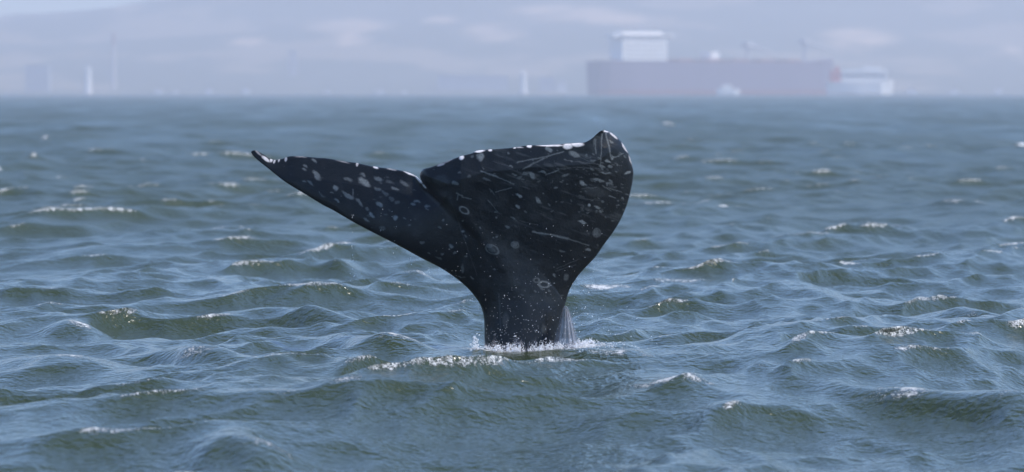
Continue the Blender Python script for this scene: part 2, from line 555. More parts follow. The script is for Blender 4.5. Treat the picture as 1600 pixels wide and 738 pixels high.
def loft_hull(stations, n=14):
    """stations: (x, half beam at deck, half beam at water, z deck, z keel)"""
    mb = MB(); rows = []
    for (x, bd, bw, zd, zk) in stations:
        row = []
        for i in range(n + 1):
            t = i / n                     # deck port -> keel -> deck starboard
            a = abs(t - 0.5) * 2
            z = zk + (zd - zk) * a ** 1.6
            half = (bw + (bd - bw) * max(0, (z) / max(zd, .1))) if z > 0 else bw * (0.2 + 0.8 * (z - zk) / max(-zk, .1)) ** 0.5
            row.append(mb.bm.verts.new((x, half * (1 if t > 0.5 else -1 if t < 0.5 else 0), z)))
        rows.append(row)
    for A, B in zip(rows[:-1], rows[1:]):
        for i in range(n): mb.bm.faces.new((A[i], A[i + 1], B[i + 1], B[i]))
        mb.bm.faces.new((A[0], B[0], B[n], A[n]))
    mb.bm.faces.new(rows[0]); mb.bm.faces.new(rows[-1][::-1])
    return mb

def build_tanker():
    D = 3600.0
    S = D / FPX                                     # metres per pixel there
    root = empty('cargo_ship', (px_x(1114, D), D, 0), math.radians(35))
    X = lambda p: (p - 1114) * S / math.cos(math.radians(35))
    Zz = lambda p: px_z(p, D)
    zd = Zz(97)
    st = [(X(924), 11, 8, zd, -2), (X(936), 15, 13, zd, -5), (X(970), 17.5, 17.5, zd, -6), (X(1100), 17.5, 17.5, zd - .5, -6),
          (X(1240), 17.5, 17.5, zd, -6), (X(1282), 13, 11, zd + 1.5, -6), (X(1302), 6, 3, zd + 3, -5), (X(1311), 1.2, .5, zd + 4, -3)]
    hull = loft_hull(st).build('hull', M_hull, root)
    bt = [(x, max(.6, bw + .25), bw + .25, 4.2, -5) for (x, bd, bw, z, k) in st]
    loft_hull(bt).build('boot_stripe', M_boot, hull)
    mb = MB().box(X(940), X(1280), -15, 15, zd + .02, zd + .6); mb.build('deck', M_deck, root)
    block = MB().box(X(952), X(1022), -17, 2, zd + .5, Zz(60), .4).build('superstructure', M_white, root)
    for k in range(5):
        z = zd + 3 + k * 4.0
        for j in range(11):
            x = X(957) + j * (X(1017) - X(957)) / 10
            MB().box(x - 1.0, x + 1.0, -17.2, -16.9, z, z + 1.9).build('window', M_glass, block)
    br = MB().box(X(938), X(1032), -17.6, -3, Zz(61), Zz(56), .3).build('bridge', M_white, root)
    MB().box(X(944), X(1028), -17.8, -17.5, Zz(60), Zz(57.6)).build('window_band', M_glass, br)
    MB().box(X(955), X(1018), -14, 0, Zz(56), Zz(52), .3).build('wheelhouse_roof', M_white, root)
    fn = MB().box(X(992), X(1004), 4, 13, zd + .5, Zz(58), .8, .85).build('funnel', M_grey, root)
    MB().box(X(993.6), X(1002.5), 4.7, 12.3, Zz(58), Zz(56)).build('funnel_cap', M_hull, fn)
    mast = MB().tube((X(1000), 0, Zz(52)), (X(1000), 0, Zz(38)), .8, .4).build('mast', M_grey, root)
    MB().tube((X(994), 0, Zz(43)), (X(1006), 0, Zz(43)), .35, .35).build('yard', M_grey, mast)
    MB().box(X(1101), X(1116), -8, 8, zd + .5, Zz(82), .5).build('deck_house', M_white, root)
    for p, top in ((1170, 66), (1265, 60)):
        post = MB().tube((X(p), 0, zd + .5), (X(p), 0, Zz(top)), 1.8, 1.4).build('crane_post', M_grey, root)
        MB().box(X(p) - 4, X(p) + 4, -4, 4, Zz(top + 8), Zz(top), .5).build('crane_cab', M_grey, post)
        MB().tube((X(p), -2, Zz(top + 3)), (X(p + 52), -2, Zz(top + 22)), 1.3, .8).build('crane_jib', M_grey, post)
    for j in range(5):
        x = X(1058 + j * 44)
        MB().box(x - 8, x + 8, -12, 12, zd + .5, zd + 2.6, .3).build('hatch_cover', M_deck, root)
    fm = MB().tube((X(1296), 0, zd + 2), (X(1296), 0, Zz(78)), .7, .4).build('foremast', M_grey, root)
    tag(root, 'long dark-hulled cargo ship with white bridge block at its stern', 'ship')
build_tanker()

def build_coaster():
    D = 3450.0
    S = D / FPX
    root = empty('coaster_ship', (px_x(1345, D), D, 0))
    X = lambda p: (p - 1345) * S
    Zz = lambda p: px_z(p, D)
    zd = Zz(128)
    st = [(X(1292), 5, 3, zd, -1.5), (X(1300), 7.5, 6, zd, -2.5), (X(1340), 8, 8, zd, -3), (X(1375), 7.5, 7, zd, -3),
          (X(1388), 4, 2, zd + 1, -2.5), (X(1394), .8, .4, zd + 1.5, -1.5)]
    loft_hull(st).build('hull', M_white, root)
    MB().box(X(1296), X(1312), -6, 6, zd, Zz(111), .3).build('stern_house', M_red, root)
    cab = MB().box(X(1313), X(1384), -6, 6, zd, Zz(109), .4).build('cabin_deck', M_white, root)
    for j in range(9):
        x = X(1318 + j * 7.4)
        MB().box(x - 1.4, x + 1.4, -6.15, -5.9, Zz(121), Zz(116)).build('window', M_glass, cab)
    MB().box(X(1350), X(1376), -5, 5, Zz(109), Zz(105), .3).build('wheelhouse', M_white, root)
    MB().tube((X(1362), 0, Zz(105)), (X(1362), 0, Zz(95)), .3, .2).build('mast', M_grey, root)
    MB().box(X(1304), X(1310), -2, 2, Zz(111), Zz(104), .2).build('funnel', M_red, root)
    tag(root, 'small white ship with a red stern house off the big bow', 'ship')
build_coaster()

def build_workboat():
    D = 3200.0
    S = D / FPX
    root = empty('work_boat', (px_x(1136, D), D, 0))
    X = lambda p: (p - 1136) * S
    zd = px_z(140, D)
    st = [(X(1119), 2.2, 1.8, zd, -.8), (X(1130), 2.6, 2.4, zd, -1), (X(1146), 2.4, 2.0, zd, -1), (X(1156), .4, .2, zd + .8, -.6)]
    loft_hull(st).build('hull', M_white, root)
    MB().box(X(1127), X(1144), -1.8, 1.8, zd, px_z(133, D), .2).build('cabin', M_white, root)
    MB().tube((X(1136), 0, px_z(133, D)), (X(1136), 0, px_z(126, D)), .15, .1).build('mast', M_grey, root)
    tag(root, 'little white work boat low in front of the dark cargo hull', 'boat')
build_workboat()

def tower(px, py, wpx, D, label, name='beacon_tower', m=M_white):
    z1 = px_z(py, D); r = wpx / 2 * D / FPX
    root = empty(name, (px_x(px, D), D, 0))
    MB().tube((0, 0, -4), (0, 0, 1.6), r * 1.7, r * 1.5, 20).build('plinth', M_conc, root)
    MB().tube((0, 0, 1.5), (0, 0, z1 * .88), r, r * .82, 20).build('shaft', m, root)
    MB().tube((0, 0, z1 * .86), (0, 0, z1 * .90), r * 1.12, r * 1.12, 20).build('gallery', m, root)
    MB().tube((0, 0, z1 * .90), (0, 0, z1 * .97), r * .7, r * .7, 16).build('lantern_room', m, root)
    MB().tube((0, 0, z1 * .97), (0, 0, z1), r * .75, r * .1, 16).build('cap', m, root)
    tag(root, label, 'tower')
tower(138, 105, 11, 3900, 'slender white tower below the low end of the hills')
tower(818, 112, 10, 3950, 'slender white tower beside a blue-grey shed and pale house')

def chimney(px, py, wpx, D, label):
    z1 = px_z(py, D); r = wpx / 2 * D / FPX
    root = empty('chimney', (px_x(px, D), D, 0))
    MB().tube((0, 0, 0), (0, 0, z1 * .8), r, r * .75, 20).build('stack', M_conc, root)
    MB().tube((0, 0, z1 * .8), (0, 0, z1), r * .75, r * .68, 20).build('top_band', M_roof, root)
    tag(root, label, 'chimney')
chimney(178, 52, 9, 5300, 'tall faint pinkish chimney beside the white tower')

def house(px, py, wpx, D, z0, label, group=None, wallm=M_conc, roofm=M_roof, name='house', wins=True, flat=False):
    wd = wpx * D / FPX; dep = wd * 0.7
    z1 = px_z(py, D) - z0
    root = empty(name, (px_x(px, D), D, z0))
    hw = z1 * (0.94 if flat else 0.68)
    wall = MB().box(-wd / 2, wd / 2, -dep / 2, dep / 2, -4, hw).build('wall', wallm, root)
    if flat:
        MB().box(-wd / 2 - .6, wd / 2 + .6, -dep / 2 - .6, dep / 2 + .6, hw, z1).build('roof', roofm, root)
    else:
        MB().poly([(-wd / 2 - .8, hw), (wd / 2 + .8, hw), (0, z1)], -dep / 2 - .8, dep / 2 + .8).build('roof', roofm, root)
    if wins:
        n = max(2, int(wd / 6))
        for k in range(max(1, int(hw / 6))):
            for j in range(n):
                x = -wd / 2 + (j + .5) * wd / n
                z = 1.5 + k * 5.5
                MB().box(x - 1, x + 1, -dep / 2 - .15, -dep / 2 + .1, z, z + 2).build('window', M_glass, root)
    tag(root, label, 'building', group)
house(60, 102, 36, 5230, 2, 'blue-grey block building near the slender white tower', wallm=M_steel, roofm=M_steel, flat=True)
house(855, 120, 24, 5230, 2, 'blue-grey shed between a white tower and a pale house', wallm=M_steel, roofm=M_steel, flat=True)
house(877, 124, 15, 5215, 2, 'pale house next to the blue-grey shed', wallm=M_white, roofm=M_conc)
house(458, 78, 14, 5600, 6, 'tall pale building alone at the foot of the hills', flat=True, roofm=M_conc)
house(740, 118, 110, 5290, 2, 'long low dark shed on the shore beside a white tower', wallm=M_steel, roofm=M_steel, flat=True, wins=False, name='shed')
for px, py, wd in ((248, 138, 12), (275, 141, 9), (327, 136, 10), (385, 138, 12), (512, 140, 10), (592, 138, 11), (632, 141, 8), (1425, 136, 12), (1490, 139, 14), (1560, 137, 10)):
    house(px, py, wd, 5200, 2, 'small pale house down by the far waterline', 'small pale shore houses', wallm=M_white, wins=False)

# ---------------------------------------------------------------- the whale's tail
WD = 30.0
LEAD_L = [(392, 237.5), (395, 243), (401, 249), (421, 265), (445, 284), (477.5, 304), (503.6, 320), (520, 328.5), (557, 350), (594.6, 369.6),
          (621, 383), (657.6, 403), (692, 421), (722.6, 443), (739.5, 460.5), (751, 478), (756, 497), (757, 531), (757, 580), (756, 640), (757, 720), (790, 745), (818, 748)]
TRAIL_L = [(392, 237.5), (395, 235.5), (400, 235.5), (412.5, 242), (423, 248.5), (430, 250), (437, 249), (445, 247), (451.5, 244.5), (471, 244.3), (494, 246.5),
           (510, 247.5), (540, 252.5), (556, 254.5), (585, 260.5), (611, 263.8), (634, 268.5), (650, 275.5), (658, 283.6), (665.5, 294)]
LEAD_R = [(818, 748), (850, 745), (880, 720), (880, 640), (877, 580), (876, 526), (881, 485), (884, 472), (891, 451), (905, 429), (930, 402), (944, 382), (957, 364.5),
          (970, 343), (980, 319), (986, 296), (989, 280), (989.7, 268), (987, 255), (982, 239), (972.7, 224), (963, 213), (953, 206.6), (944.6, 203.5)]
TRAIL_R = [(665.5, 294), (659.5, 285), (656, 276), (657, 269.5), (661, 264.7), (672.5, 261.5), (697, 252.5), (721, 244), (737.6, 239.5), (744, 236), (754, 234.6),
           (775, 233), (800, 231), (826, 227.4), (853, 227), (880, 225), (902, 223.7), (914, 222.5), (924, 217), (932.4, 209.6), (938.5, 204.8), (944.6, 203.5)]
CENTRE = [(818, 748), (818, 640), (817, 540), (808, 480), (775, 410), (725, 350), (690, 315), (665.5, 294)]

def resample(pts, n, power=None):
    p = np.array(pts, float)
    # Catmull-Rom densify then equal arc length
    q = [p[0]]
    for i in range(len(p) - 1):
        p0 = p[max(i - 1, 0)]; p1 = p[i]; p2 = p[i + 1]; p3 = p[min(i + 2, len(p) - 1)]
        d01 = max(np.linalg.norm(p1 - p0), 1e-6); d12 = max(np.linalg.norm(p2 - p1), 1e-6); d23 = max(np.linalg.norm(p3 - p2), 1e-6)
        m1 = (p2 - p0) / (d01 + d12) * d12 if i > 0 else (p2 - p1)
        m2 = (p3 - p1) / (d12 + d23) * d12 if i < len(p) - 2 else (p2 - p1)
        for t in np.linspace(0, 1, 13)[1:]:
            h00 = 2 * t**3 - 3 * t**2 + 1; h10 = t**3 - 2 * t**2 + t; h01 = -2 * t**3 + 3 * t**2; h11 = t**3 - t**2
            q.append(h00 * p1 + h10 * m1 + h01 * p2 + h11 * m2)
    q = np.array(q)
    s = np.concatenate([[0], np.cumsum(np.linalg.norm(np.diff(q, axis=0), axis=1))])
    u = np.linspace(0, 1, n)
    t = u * s[-1]
    return np.stack([np.interp(t, s, q[:, 0]), np.interp(t, s, q[:, 1])], -1)

def seg_dist(P, line):
    d2 = np.full(len(P), 1e12)
    for a, b in zip(line[:-1], line[1:]):
        ab = b - a
        t = np.clip(((P - a) @ ab) / max(ab @ ab, 1e-9), 0, 1)
        q = P - a - t[:, None] * ab
        d2 = np.minimum(d2, (q * q).sum(1))
    return np.sqrt(d2)

# scars, blotches and barnacle rings: px, py, half length, half width, tilt (deg), strength
SPOTS = [(495, 275, 10, 4.5, 55, .6), (477.5, 260, 4.5, 2.2, 25, .45), (475, 266, 4, 2, 25, .4), (476, 284, 3.5, 2, 20, .5), (485, 286.5, 7, 2.5, 38, .45),
 (490.5, 252, 6, 2.6, 45, .45), (524.7, 293, 5, 4, 70, .7), (527, 314.5, 6, 2.2, 42, .6), (503, 305, 7, 1.8, 35, .25), (544, 280, 8, 3, 25, .35),
 (567, 274, 6, 2.6, 30, .4), (569.6, 285, 12, 5, 36, .6), (591.5, 279.6, 8, 2.8, 24, .5), (608, 285, 7, 3, 20, .25), (632, 287, 10, 3.5, 30, .38),
 (617.5, 296, 8, 2.4, 18, .5), (590, 296, 7, 3, 30, .38), (602, 302, 8, 3, 30, .3), (543.6, 305.6, 12, 4, 38, .6), (561.5, 317, 9, 2.8, 46, .55),
 (573.6, 326, 4, 2, 40, .4), (593, 320, 7, 4, 35, .7), (581, 335.7, 6.5, 2.5, 42, .8), (572, 344, 6, 2, 42, .55), (617.5, 339.7, 5.5, 4, 35, .8),
 (612, 312, 5, 3.5, 20, .3), (621, 316, 5, 3, -20, .3), (645, 319, 4.5, 3.5, 10, .6), (651, 314.5, 6, 2.2, 10, .6), (665.5, 322, 4, 3, 0, .5),
 (692, 345, 2, 2, 0, .5), (724.6, 361.5, 3, 2.4, 0, .6), (705, 385, 5, 3, 15, .65), (711, 395, 3, 2.4, 0, .5), (727, 400, 2.6, 2.2, 0, .5), (659.6, 379, 4, 2, 30, .4),
 (722.6, 419, 3, 8, 0, .35), (686, 403, 5, 2, 20, .3), (597, 357, 6, 4, 20, .25), (640, 352, 2, 2, 0, .4), (712, 286, 7, 3.6, 22, .55), (760, 281, 7, 2, 18, .35),
 (750.6, 244.5, 6, 7, 10, .75), (738, 245, 3.5, 2.6, 0, .45), (689, 282, 15, 9, 0, .12), (733, 276, 3, 4, 20, .25), (795, 240, 2.4, 1.6, 0, .45),
 (857, 234, 6, 3.4, 30, .7), (831, 274, 8.5, 4.4, 33, .65), (821, 272, 6, 3, 5, .45), (804, 272.5, 5, 2, 5, .5), (812, 277, 6, 2.6, -25, .3), (849, 269.5, 7, 2.2, 8, .6),
 (883.6, 274, 7, 2, -15, .4), (895, 240, 2.4, 1.6, 0, .3), (876, 285, 2.4, 1.8, 0, .4), (898, 241.5, 10, 4.2, 22, .6), (892, 252, 3, 1.6, 0, .35),
 (929, 221, 3, 8, 15, .3), (955, 222, 5, 2, 30, .4), (958, 247.5, 5, 2, -10, .65), (949.5, 252, 6, 2.2, 25, .65), (940, 260.5, 6, 2.3, 25, .6), (952.5, 261, 4, 2.4, 10, .55),
 (927, 250.5, 5, 1.8, 10, .35), (981, 270.6, 6, 2.6, -18, .7), (946, 270.6, 11, 1.8, 10, .55), (934, 281.6, 12, 2.4, 12, .6), (952, 286.5, 7, 2, 8, .5),
 (911.5, 286.5, 6, 3.4, 30, .8), (867.6, 294.6, 4, 1.8, 0, .55), (841.6, 313.5, 8, 3.6, 50, .6), (921, 321.5, 3.6, 3.2, 0, .85), (934, 324, 4.6, 3, 40, .6), (937.5, 331, 3.4, 2.6, 30, .5),
 (910, 347.5, 7, 1.8, 26, .75), (932.7, 364, 5.6, 6.2, 0, .42), (918, 390.6, 4.5, 2.4, 10, .55), (879, 392, 4.6, 2, 10, .35), (811, 307, 6, 3, 32, .8), (808.6, 323, 5, 2.6, 25, .75),
 (800.5, 341, 5, 2, 25, .4), (793, 354, 5, 2.4, 25, .5), (805, 383, 5.4, 4, 30, .45), (765, 385, 5, 3, 0, .4), (866.6, 431, 5, 1.4, 58, .5), (885, 434, 3.4, 6, 0, .28),
 (775, 340, 2, 1.6, 0, .5), (776, 371, 2.4, 2, 0, .5), (722, 345, 2.4, 2, 0, .4), (692, 397, 2.4, 2, 0, .4), (958, 345, 3, 1.6, 0, .35), (862, 330, 3, 2, 0, .25), (769, 390, 8, 5, 25, .22),
 (890, 460, 3, 5, 20, .2), (790, 500, 6, 14, 0, .12), (850, 515, 4, 9, 0, .14), (835, 340, 12, 7, 20, .08), (700, 330, 16, 8, 50, .07), (930, 300, 22, 8, 10, .1)]
LINES = [((552, 296), (551, 310), 1.2, .5), ((752, 268), (775, 276), 2.2, .55), ((775, 276), (803, 288), 1.7, .5), ((713, 302), (722, 306), 2, .55), ((716, 304), (714.5, 313), 1.8, .5),
 ((722, 308), (736, 311), 1.5, .4), ((765, 295), (772, 304), 1.2, .35), ((800, 293.5), (774, 300.5), 1.3, .45), ((762, 313), (778, 332), 1.3, .35), ((808, 253.6), (845, 247), 1.7, .45),
 ((845, 247), (881, 237.5), 1.6, .5), ((817, 264.6), (835, 255), 2.6, .4), ((835, 255), (855, 246), 2.0, .4), ((853, 273), (873, 266), 2.0, .5), ((873, 265), (900, 262), 1.1, .35), ((900, 262), (938, 264), .9, .3),
 ((941, 210), (940, 222), 1.8, .5), ((940, 222), (938, 258), 1.4, .45), ((930, 218), (931, 240), 2.0, .4), ((947, 209), (953, 238), 2.2, .5), ((951, 228), (954, 246), 1.6, .45), ((958, 248), (974, 240), 1.2, .5),
 ((885, 251), (935, 257), .9, .3), ((905, 246), (930, 255), .9, .25), ((947, 293), (972, 300), 1.1, .45), ((952, 306), (962, 310), 1.2, .5), ((912, 295), (932, 293), 1.1, .4), ((941, 290), (955, 299), 1.2, .4),
 ((833, 362.5), (860, 367), 2.8, .6), ((860, 367), (887, 373), 2.9, .6), ((887, 373), (920, 384), 1.4, .45), ((840, 352), (812, 345), .9, .2), ((700, 300), (745, 430), 1.2, .12), ((780, 460), (782, 520), 2.5, .10),
 ((870, 420), (905, 405), 1.0, .2), ((868, 424), (900, 414), 1.0, .2), ((800, 262), (770, 252), 1.0, .2), ((905, 310), (940, 314), .9, .25)]
RINGS = [(725, 329, 7.5, 4.2, 38, 1.5, .6), (769, 390, 10.5, 6.5, 28, 1.6, .38), (850, 444.5, 8, 4.6, 8, 1.8, .45), (805, 383, 5.5, 4.2, 30, 1.4, .4), (932.7, 364, 5.5, 6, 0, 1.5, .3), (838, 438, 4, 3, 0, 1.2, .3)]
# raw pale skin along the trailing edge and curled tip, plus painted edge light
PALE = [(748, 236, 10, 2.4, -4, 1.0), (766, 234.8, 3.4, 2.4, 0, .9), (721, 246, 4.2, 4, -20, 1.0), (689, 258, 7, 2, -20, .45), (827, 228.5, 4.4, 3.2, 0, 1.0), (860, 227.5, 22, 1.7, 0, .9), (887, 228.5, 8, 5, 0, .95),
 (902, 226, 11, 3.6, 0, .95), (804, 231.5, 2.6, 1.4, 0, .8), (812, 230.5, 7, 1.0, 0, .5), (946, 205, 6, 1.8, 10, .8), (958, 211.5, 9, 1.8, 42, .6), (976, 231, 10, 1.6, 60, .5), (985, 250, 8, 1.2, 72, .4),  # the run down the right tip is edge light painted in
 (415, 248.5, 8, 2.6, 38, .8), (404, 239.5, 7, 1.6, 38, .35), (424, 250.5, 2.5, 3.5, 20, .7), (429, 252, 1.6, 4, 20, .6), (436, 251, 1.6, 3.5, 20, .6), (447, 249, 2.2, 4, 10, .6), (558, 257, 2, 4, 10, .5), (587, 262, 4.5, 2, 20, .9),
 (640, 271.5, 12, 1.8, 24, .8), (654, 280, 9, 2.4, 48, 1.0), (663, 291, 5, 1.5, 55, .9), (612, 265, 9, 1.2, 10, .4), (470, 245.5, 10, 1.0, 0, .3), (535, 253, 12, 1.0, 12, .25), (700, 252, 10, 1.0, -22, .3)]  # lit rim beside the notch is put into the colour here

def ell(P, cx, cy, a, b, ang):
    t = math.radians(ang); d = P - (cx, cy)
    u = d[:, 0] * math.cos(t) + d[:, 1] * math.sin(t); v = -d[:, 0] * math.sin(t) + d[:, 1] * math.cos(t)
    return np.sqrt((u / a) ** 2 + (v / b) ** 2)

def build_whale():
    from mathutils.geometry import delaunay_2d_cdt
    ring = np.concatenate([resample(LEAD_L, 720)[:-1], resample(LEAD_R, 760)[:-1], resample(TRAIL_R, 380)[::-1][:-1], resample(TRAIL_L, 330)[::-1][:-1]])
    gx, gy = np.meshgrid(np.arange(390, 992, 1.12), np.arange(200, 750, 1.0))
    gx = gx + 0.56 * (np.arange(gx.shape[0]) % 2)[:, None]
    Q = np.stack([gx.ravel(), gy.ravel()], -1) + rng.uniform(-.12, .12, (gx.size, 2))
    Q = Q[(Q[:, 1] < 580) | (np.abs(Q[:, 0] * 3 + Q[:, 1] * 7) % 3 < 1)]
    # inside test by crossing number, row-wise
    ins = np.zeros(len(Q), bool)
    for a, b in zip(ring, np.roll(ring, -1, 0)):
        c = (a[1] > Q[:, 1]) != (b[1] > Q[:, 1])
        if c.any():
            k = np.nonzero(c)[0]
            xx = a[0] + (Q[k, 1] - a[1]) * (b[0] - a[0]) / (b[1] - a[1])
            ins[k] ^= Q[k, 0] < xx
    Q = Q[ins]
    Q = Q[seg_dist(Q, np.concatenate([ring[::2], ring[:1]])) > 0.55]
    pts = [Vector(p) for p in np.concatenate([ring, Q])]
    vo, _, fo_, ov, _, _ = delaunay_2d_cdt(pts, [], [list(range(len(ring)))], 1, 1e-5)
    P = np.array([v[:] for v in vo])
    tri = np.array([f for f in fo_ if len(f) == 3])
    on_ring = np.array([any(o < len(ring) for o in l) for l in ov])
    cs = resample(CENTRE, 200)[::-1]
    split_y = np.concatenate([[200, 268, 276, 285], cs[:, 1]]); split_x = np.concatenate([[654.5, 654.8, 655.5, 659], cs[:, 0]])
    line_x = np.interp(P[:, 1], split_y, split_x)
    side = P[:, 0] > line_x
    lead = np.concatenate([resample(LEAD_L, 160), resample(LEAD_R, 160)])
    d_lead = seg_dist(P, lead)
    d_tl = seg_dist(P, resample(TRAIL_L, 120)); d_tr = seg_dist(P, resample(TRAIL_R, 120))
    d_trail = np.where(side, d_tr, d_tl)
    d_lead[on_ring & (d_lead < .3)] = 0; d_trail[on_ring & (d_trail < .3)] = 0
    px, py = P[:, 0], P[:, 1]
    # --- where the mid-surface lies in depth (m, + is away)
    s = (py - 300) / 200.0
    left = np.clip((720 - px) / 328.0, 0, 1)
    right = np.clip((px - 760) / 230.0, 0, 1)
    up = np.clip((470 - py) / 240.0, 0, 1)                # how far up the fluke
    frac = d_lead / (d_lead + d_trail + 1e-6)             # 0 leading edge, 1 trailing edge
    yc = 0.85 * left ** 1.25 + 0.30 * right ** 2.0 - 0.10 * up
    yc += 0.25 * frac * np.clip(left * 2.4, 0, 1) * (1 - left ** 3)
    yc += -0.12 * frac * right + 0.015 * np.clip((232 - py) / 30, 0, 1) * right   # the far tip hooks over
    # the two lobes part at the notch
    cross = np.tanh((line_x - px) / 7.0)
    yc += 0.10 * cross * np.exp(-np.clip(py - 285, 0, None) / 45.0) * np.exp(-np.abs(px - line_x) / 60)
    # --- half thickness
    k = WD / FPX
    wl = 75 - 55 * np.clip((700 - px) / 300, 0, 1) - 25 * right * np.clip((300 - py) / 90, 0, 1)
    rl = np.clip(d_lead / wl, 0, 1)
    round_ = np.sqrt(np.clip(1 - (1 - rl) ** 2, 0, 1))
    tw = 34.0
    rt = np.clip(d_trail / tw, 0, 1)
    edge = 0.16 * np.sqrt(np.clip(d_trail / 3.0, 0, 1)) + 0.84 * rt ** 1.1
    h = (0.085 - 0.06 * np.clip((640 - px) / 240, 0, 1) - 0.035 * right) * round_ * edge
    # tail stock: deep and rounded, fading up into the flukes as a keel
    ax = np.interp(py, cs[:, 1], cs[:, 0])
    sm = lambda v: np.clip(v, 0, 1) ** 2 * (3 - 2 * np.clip(v, 0, 1))
    hw = 16 + 66 * sm((py - 290) / 220)
    top = 0.55 * (np.clip(py - 290, 0, None) / 470) ** 2.1
    q = np.clip(np.abs(px - ax) / hw, 0, 1.6)
    keel = np.power(np.clip(1 - np.clip(q, 0, 1) ** 2.2, 0, 1), 0.55)
    soft = np.exp(-(q / 0.75) ** 2)
    mixk = sm((py - 400) / 110)
    hp = top * (soft * (1 - mixk) + keel * mixk)
    fade = np.sqrt(np.clip(1 - (1 - np.clip(d_lead / 30.0, 0, 1)) ** 2, 0, 1))
    h = np.maximum(h, 0) + hp * fade * np.clip(d_trail / 25, 0, 1)
    # the shark-bitten, barnacled skin is not perfectly smooth
    h += (fbm(px / 30, py / 30, 3, 4) - .5) * 0.012 * np.clip(np.minimum(d_lead, d_trail) / 8, 0, 1)
    Pf = at(px, py, WD + yc - h)
    Pb = at(px, py, WD + yc + h)
    # --- markings
    mk = np.zeros(len(P))
    wob = np.stack([fbm(px / 7, py / 7, 41, 3) - .5, fbm(px / 7, py / 7, 47, 3) - .5], -1) * 5.0
    Q = P + wob
    for cx, cy, a, b, ang, st in SPOTS:
        mk = np.maximum(mk, st * np.clip((1.08 - ell(Q, cx, cy, a, b, ang)) / 0.5, 0, 1))
    gm = np.random.default_rng(77)
    for _ in range(220):
        cx = gm.uniform(440, 985); cy = gm.uniform(235, 470)
        if gm.random() < .35: cx, cy = gm.uniform(900, 980), gm.uniform(240, 340)
        a = gm.uniform(0.8, 2.2)
        mk = np.maximum(mk, gm.uniform(.15, .45) * np.clip((1.25 - ell(Q, cx, cy, a * gm.uniform(1, 2), a * .7, gm.uniform(0, 50))) / 0.5, 0, 1))
    for p0, p1, wd, st in LINES:
        dd = seg_dist(P + wob * .4, np.array([p0, p1], float))
        mk = np.maximum(mk, st * np.clip((1.15 - dd / (wd * .72) / (.55 + .9 * fbm(px / 6, py / 6, 57, 2))), 0, 1))
    for cx, cy, a, b, ang, wd, st in RINGS:
        e = ell(P + wob * .4, cx, cy, a, b, ang)
        mk = np.maximum(mk, st * np.clip(1.3 - np.abs(e - 1) * (a + b) / 2 / wd, 0, 1))
    # cloudy grey mottling away from the tail stock
    mot = np.clip((fbm(px / 26 + 9, py / 26, 61, 4) - 0.56) * 4, 0, 1) * 0.05
    streak = np.clip((fbm(px / 34 + py / 60, py / 5 - px / 14, 66, 3) - 0.62) * 5, 0, 1) * 0.16 * np.clip((px - 700) / 120, 0, 1) * np.clip((420 - py) / 80, 0, 1)
    dots = np.clip((vnoise(px / 2.6 + 5, py / 2.6, 81) - 0.95) * 18, 0, 1) * 0.4 * (vnoise(px / 40, py / 40, 5) > .45)
    mk = np.maximum(mk, np.maximum(np.maximum(mot, streak), dots))
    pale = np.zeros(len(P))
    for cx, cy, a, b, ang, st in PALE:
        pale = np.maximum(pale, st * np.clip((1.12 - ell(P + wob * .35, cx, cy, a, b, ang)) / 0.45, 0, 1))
    nP = len(P)
    back = np.where(on_ring, np.arange(nP), nP + np.cumsum(~on_ring) - 1)
    V = np.concatenate([Pf, Pb[~on_ring]])
    e1 = P[tri[:, 1]] - P[tri[:, 0]]; e2 = P[tri[:, 2]] - P[tri[:, 0]]
    flip = (e1[:, 0] * e2[:, 1] - e1[:, 1] * e2[:, 0]) > 0           # rows run downwards in the image
    tri = np.where(flip[:, None], tri[:, ::-1], tri)
    F = np.concatenate([tri, back[tri][:, ::-1]])
    o = mesh_np('whale_tail', V, F, M_whale)
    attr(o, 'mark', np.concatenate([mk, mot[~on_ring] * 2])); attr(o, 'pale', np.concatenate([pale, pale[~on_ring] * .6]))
    tag(o, 'dark scarred tail flukes of a grey whale rising out of the water', 'whale')
    return o
whale = build_whale()

# ---------------------------------------------------------------- white water
ICO = None
def ico():
    global ICO
    if ICO is None:
        bm = bmesh.new(); bmesh.ops.create_icosphere(bm, subdivisions=1, radius=1.0)
        bm.verts.ensure_lookup_table()
        ICO = (np.array([v.co[:] for v in bm.verts]), np.array([[v.index for v in f.verts] for f in bm.faces]))
        bm.free()
    return ICO

def drops(name, C, R, stretch=None, m=None, jag=0.0):
    v, f = ico()
    C = np.asarray(C); R = np.asarray(R)
    S = np.ones((len(C), 3)) if stretch is None else stretch
    g = np.random.default_rng(4)
    J = 1 + jag * g.normal(0, 1, (len(C), len(v), 1))
    V = C[:, None, :] + (v[None] * J) * (R[:, None] * S)[:, None, :]
    F = f[None] + (np.arange(len(C)) * len(v))[:, None, None]
    return mesh_np(name, V.reshape(-1, 3), F.reshape(-1, 3), m or M_spray)

